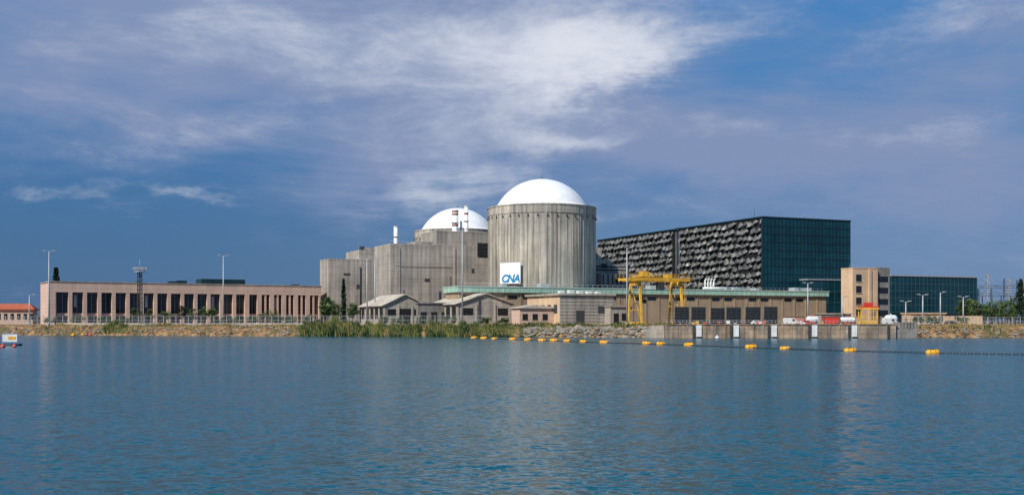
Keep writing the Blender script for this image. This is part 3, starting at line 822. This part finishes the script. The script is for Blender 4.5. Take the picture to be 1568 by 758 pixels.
def pylon(x, y, H):
    e = empty('power_pylon', (x,y,G), .4); mb = MB(); w = 2.2
    for sx in (-1,1):
        for sy in (-1,1): mb.beam((sx*w,sy*w,0),(sx*.4,sy*.4,H),.2)
    for i in range(9):
        z0 = H*i/9; z1 = H*(i+1)/9; a = w+(.4-w)*i/9; b = w+(.4-w)*(i+1)/9
        for s in (-1,1): mb.beam((-a,s*a,z0),(b,s*b,z1),.1); mb.beam((a,s*a,z0),(-b,s*b,z1),.1)
    for z, l in ((H*.72,5),(H*.85,4),(H*.97,3)):
        mb.beam((-l,0,z),(l,0,z),.18); mb.beam((-l,0,z),(0,0,z+1.2),.1); mb.beam((l,0,z),(0,0,z+1.2),.1)
    mb.obj('lattice', steel, e)
pylon(bx(1512,620),620,28); pylon(bx(1545,640),640,26)
mb = MB()
for z in (22,25.5,29):
    for s in (-4,4):
        a = Vector((bx(1512,620)+s,620,z)); b = Vector((bx(1545,640)+s,640,z-2)); c2 = Vector((bx(1720,560)+s,560,z-2)); 
        for p, q2 in ((a,b),(b,c2)):
            for i in range(6):
                f0, f1 = i/6, (i+1)/6; g = lambda f: p.lerp(q2,f)-Vector((0,0,4*f*(1-f)*1.5)); mb.cyl(g(f0),g(f1),.05,.05,4,0,False,False)
mb.obj('power_lines', steel_d)

# ------------------------------------------------------------------ trees
def T(name, u, D, ytop, crpx, kind): tree(name, bx(u,D), D, hz(ytop,D), crpx*D/F, kind)
T('conifer_tree', 86, 478, 407, 12, 'pine')
T('cypress_tree', 526, 440, 424, 4, 'cypress')
T('broadleaf_tree', 502, 445, 450, 14, 'broad'); T('broadleaf_tree', 514, 440, 460, 13, 'broad'); T('broadleaf_tree', 540, 438, 461, 11, 'broad')
T('broadleaf_tree', 496, 440, 464, 10, 'broad')
T('conifer_tree', 1563, 450, 425, 9, 'cypress')
for u, y, c in ((1478,454,15),(1497,460,17),(1518,458,18),(1538,462,16),(1554,453,15),(1580,450,16),(1490,467,12),(1528,468,14),(1508,470,14),(1548,472,14)):
    T('broadleaf_tree', u, U(440,470), y, c, 'broad')
for u in (208,228,252,276,292,308,322): tree('broadleaf_tree', bx(u,436), 436+ (u-200)*.03, U(6.5,8.5), 2.8, 'broad', dens=.8)
for u, h, w in ((400,4.5,5),(412,5.5,5),(424,4,5),(108,3,4),(150,3.2,4),(362,3.2,4),(450,3.5,4),(475,4,4),(590,3,3),(650,3.4,4),(745,3,4),(1395,3,4),(1460,3.4,5),(1482,3,5),(1530,3.2,5),(66,3,4),(180,2.6,4),(335,3,4),(386,3,4),(436,3.2,5),(520,3.5,5),(610,2.6,4),(690,3,4),(770,2.6,3)):
    shrub('shrub', bx(u,425-.055*u), (shore(bx(u,425-.055*u))+(13 if u < 1300 else 20)) , h, w)
mb = MB()
for i in range(420):
    x = -900+1800*i/420+U(-3,3); h = 7+4*noise.noise(Vector((x*.02,0,0)))+U(-1,2)
    leaves(mb, (x,860+U(-15,15),G+h*.45), h*.6, 26, 1.1)
mb.obj('distant_trees', [bark]+con)

# ------------------------------------------------------------------ buoys and booms
bm = MB(); n = 14
prof = [(-1.2,.05),(-1.15,.3),(-.95,.46),(-.4,.52),(.4,.52),(.95,.46),(1.15,.3),(1.2,.05)]
for x, rr in prof:
    for i in range(n): t = 6.283*i/n; bm.v.append((x, rr*1.1*math.cos(t), .22+rr*math.sin(t)))
for k in range(len(prof)-1):
    for i in range(n): j = (i+1)%n; bm.f.append((k*n+i,k*n+j,(k+1)*n+j,(k+1)*n+i)); bm.m.append(0); bm.sm.append(True)
for x in (-.45,.45): bm.cyl((x-.04,0,.22),(x+.04,0,.22),.575,.575,14,1)
bm.box(-.25,.25,-.12,.12,.74,.88,1); bm.cyl((-1.5,0,.15),(-1.15,0,.2),.08,.08,6,1); bm.cyl((1.15,0,.2),(1.5,0,.15),.08,.08,6,1)
bd = None
BP = [(726,517),(741,517.6),(757,518.2),(785,519.3),(808,520.2),(830,520.9),(848,521.5),(868,522.2),(893,523),(925,524.2),(990,526.1),(1012,526.8),(1055,528.2),(1150,532),(1202,533.5),(1302,537),(1428,540.3)]
WP = []
for u, y in BP:
    D = 8400/(y-HY+.8); x = bx(u,D); WP.append((x,D))
    if bd is None: o = bm.obj('boom_buoy', [buoyy, steel_d]); bd = o.data
    else: o = bpy.data.objects.new('boom_buoy', bd); bpy.context.collection.objects.link(o)
    o.location = (x,D,U(-.15,-.02)); o.rotation_euler = (U(-.2,.2),U(-.09,.09),U(-.8,.1)); s = U(.85,1.05); o.scale = (s*.92,s,s)
WP.append((bx(1640,162),162))
mb = MB()
for (xa,ya),(xb,yb) in zip(WP,WP[1:]):
    L = math.hypot(xb-xa,yb-ya); n = max(2,int(L/1.1))
    for i in range(n):
        f0 = i/n; f1 = (i+.72)/n
        sag = lambda f: 1.2*math.sin(f*math.pi)*(L/40)
        mb.cyl((xa+(xb-xa)*f0,ya+(yb-ya)*f0+sag(f0),.08),(xa+(xb-xa)*f1,ya+(yb-ya)*f1+sag(f1),.08),.15,.15,6)
mb.obj('floating_boom', steel_d)
def ballbuoy(name, u, y, mt, r):
    D = 8400/(y-HY); e = at(name, u, D, 0, 0)
    mb = MB(); mb.lathe(0,0,[(.02,-r*.5),(r*.7,-r*.4),(r,r*.15),(r*.85,r*.7),(r*.35,r*1.1),(.12,r*1.2),(.1,r*1.6),(.01,r*1.6)],14); mb.obj('float', mt, e)
    mb = MB(); mb.lathe(0,0,[(r*1.0,r*.1),(r*1.03,r*.1),(r*1.03,r*.28),(r*.99,r*.3)],14); mb.obj('band', steel_d, e)
redb = pmat('buoy_red', (.70,.10,.08), .5, .2, 1)
for u,y,m_,r in ((4,532,redb,.5),(22,531.5,redb,.45),(112,514.5,buoyy,.8),(138,513.8,redb,.7),(127,513.6,buoyy,.6),(1098,518.4,offwhite,.7)): ballbuoy('marker_buoy',u,y,m_,r)
D = 8400/(529-HY); e = at('floating_warning_sign', 15, D, .1, 0)
mb = MB(); mb.box(-1.5,1.5,-.05,.05,.8,2.4); mb.obj('board', offwhite, e)
mb = MB(); mb.box(-.3,1.2,-.09,-.055,1.3,1.9); mb.obj('yellow_patch', buoyy, e)
mb = MB()
for x in (-1.6,1.6): mb.beam((x,0,0),(x,0,2.6),.1)
mb.beam((-1.6,0,2.55),(1.6,0,2.55),.1); mb.beam((-1.6,0,.7),(1.6,0,.7),.1); mb.beam((-1.6,0,.4),(-1.2,1.2,.2),.08); mb.obj('frame', bluep, e)
mb = MB(); mb.cyl((-2,0,.1),(2,0,.1),.3,.3,10); mb.cyl((-2,1.4,.1),(2,1.4,.1),.3,.3,10); mb.obj('pontoons', slate, e)

# ------------------------------------------------------------------ sun + sky
el = math.radians(42); az = math.atan2(-.62,-.78)
sd = Vector((math.sin(az)*math.cos(el), math.cos(az)*math.cos(el), math.sin(el)))
sl = bpy.data.lights.new('sun','SUN'); sl.energy = 4.9; sl.angle = math.radians(.5); sl.color = (1,.945,.85)
so_ = bpy.data.objects.new('sun', sl); bpy.context.collection.objects.link(so_); so_.rotation_euler = (-sd).to_track_quat('-Z','Y').to_euler(); so_.location = (-200,-300,300)
w = bpy.data.worlds.new('World'); bpy.context.scene.world = w; w.use_nodes = True
N = w.node_tree.nodes; L = w.node_tree.links; N.clear()
out = N.new('ShaderNodeOutputWorld'); bg = N.new('ShaderNodeBackground'); bg.inputs['Strength'].default_value = .1; L.new(bg.outputs[0], out.inputs[0])
sky = N.new('ShaderNodeTexSky'); sky.sky_type = 'NISHITA'; sky.sun_disc = False; sky.sun_elevation = el; sky.sun_rotation = az % (2*math.pi)
sky.ozone_density = 3; sky.air_density = 1.0; sky.dust_density = .6
tc = N.new('ShaderNodeTexCoord'); sp = N.new('ShaderNodeSeparateXYZ'); L.new(tc.outputs['Generated'], sp.inputs[0])
def ma(op, a, b=None, c=None):
    r = N.new('ShaderNodeMath'); r.operation = op
    for i, q in enumerate((a, b, c)):
        if q is None: continue
        if isinstance(q, (int, float)): r.inputs[i].default_value = q
        else: L.new(q, r.inputs[i])
    return r.outputs[0]
azn = ma('MULTIPLY', ma('ARCTAN2', sp.outputs[0], sp.outputs[1]), 57.2958)
eln = ma('MULTIPLY', ma('ARCSINE', sp.outputs[2]), 57.2958)
def noi(sc, xyz, det=5, ro=.55, dist=0, rot=(0,0,0)):
    mp = N.new('ShaderNodeMapping'); mp.inputs['Scale'].default_value = xyz; mp.inputs['Rotation'].default_value = rot; L.new(tc.outputs['Generated'], mp.inputs['Vector'])
    n = N.new('ShaderNodeTexNoise'); n.inputs['Scale'].default_value = sc; n.inputs['Detail'].default_value = det; n.inputs['Roughness'].default_value = ro; n.inputs['Distortion'].default_value = dist
    L.new(mp.outputs[0], n.inputs['Vector']); return n
wn = noi(7,(1,1,2.2),5,.62).outputs['Color']
wsp = N.new('ShaderNodeSeparateXYZ'); L.new(wn, wsp.inputs[0])
wa = ma('MULTIPLY', ma('SUBTRACT', wsp.outputs[0], .5), 9.0)
wb = ma('MULTIPLY', ma('SUBTRACT', wsp.outputs[1], .5), 5.5)
azw = ma('ADD', azn, wa); elw = ma('ADD', eln, wb)
def blob(u, y, su, sy, rot=0, amp=1):
    a0 = math.degrees(math.atan((u-CU)/F)); e0 = math.degrees(math.atan((HY-y)/F)); k = .0335; sa = su*k; se = sy*k; c = math.cos(math.radians(rot)); s = math.sin(math.radians(rot))
    dx = ma('SUBTRACT', azw, a0); dy = ma('SUBTRACT', elw, e0)
    px = ma('MULTIPLY_ADD', dx, c/sa, ma('MULTIPLY', dy, s/sa))
    py = ma('MULTIPLY_ADD', dy, c/se, ma('MULTIPLY', dx, -s/se))
    g = ma('EXPONENT', ma('MULTIPLY', ma('MULTIPLY_ADD', px, px, ma('MULTIPLY', py, py)), -1.0))
    return ma('MULTIPLY', g, amp)
def total(lst):
    s = blob(*lst[0])
    for b_ in lst[1:]: s = ma('ADD', s, blob(*b_))
    return s
def sstep(x, lo, hi, a=0, b=1):
    r = N.new('ShaderNodeMapRange'); r.interpolation_type = 'SMOOTHSTEP'
    r.inputs[1].default_value = lo; r.inputs[2].default_value = hi; r.inputs[3].default_value = a; r.inputs[4].default_value = b; L.new(x, r.inputs[0]); return r.outputs[0]
def mix(f, a, b):
    m = N.new('ShaderNodeMix'); m.data_type = 'RGBA'
    for i, q in ((0,f),(6,a),(7,b)):
        if isinstance(q, (int, float)): m.inputs[i].default_value = q
        elif isinstance(q, tuple): m.inputs[i].default_value = (*q, 1)
        else: L.new(q, m.inputs[i])
    return m.outputs[2]
streaks = noi(3.4, (1,1,5), 8, .66, .6, (0,.4,.2)).outputs['Fac']
billow = noi(9, (1,1,2.6), 7, .66, .3).outputs['Fac']
veil = total([(300,100,640,130,5,1.05),(1320,260,420,90,-8,1.0),(1560,100,200,80,10,.85),(780,130,300,130,15,.8),(1000,220,300,70,5,.5),(620,240,200,70,30,.5),(200,0,600,60,0,.5)])
veil = ma('ADD', veil, ma('ADD', ma('MULTIPLY', ma('SUBTRACT', streaks, .5), 1.6), ma('MULTIPLY', ma('SUBTRACT', billow, .5), .8)))
bright = total([(760,85,330,80,10,.82),(950,85,140,34,14,.7),(845,222,80,26,0,.65),(715,285,130,42,15,.65),(780,160,190,60,25,.5),(1100,180,120,24,-5,.35),(265,312,60,15,0,.7),(90,300,90,14,0,.55),(1480,60,120,50,0,.45),(380,60,340,60,5,.42),(1380,215,200,30,-6,.35)])
bright = ma('ADD', bright, ma('ADD', ma('MULTIPLY', ma('SUBTRACT', streaks, .5), 1.7), ma('MULTIPLY', ma('SUBTRACT', billow, .5), 1.5)))
low = mix(sstep(azn, -22, 22), (.24,1.15,2.9), (.95,1.95,4.0))
base = mix(.88, sky.outputs[0], mix(sstep(eln, 2, 17), low, (.50,2.1,5.0)))
col = mix(sstep(veil, 0, 1.1, 0, .9), base, (2.35,3.0,4.8))
col = mix(sstep(bright, .1, 1.6, 0, .95), col, (7.4,7.7,8.5))
L.new(col, bg.inputs['Color'])

# ------------------------------------------------------------------ camera
cd = bpy.data.cameras.new('camera'); cam = bpy.data.objects.new('camera', cd); bpy.context.collection.objects.link(cam)
cam.location = (0,0,EYE); cam.rotation_euler = (math.pi/2,0,0)
cd.sensor_width = 36; cd.lens = 36*F/1568; cd.shift_y = (HY-379)/1568; cd.clip_end = 20000; cd.clip_start = .5
sc = bpy.context.scene; sc.camera = cam
sc.view_settings.view_transform = 'Standard'; sc.view_settings.look = 'None'; sc.view_settings.exposure = 0
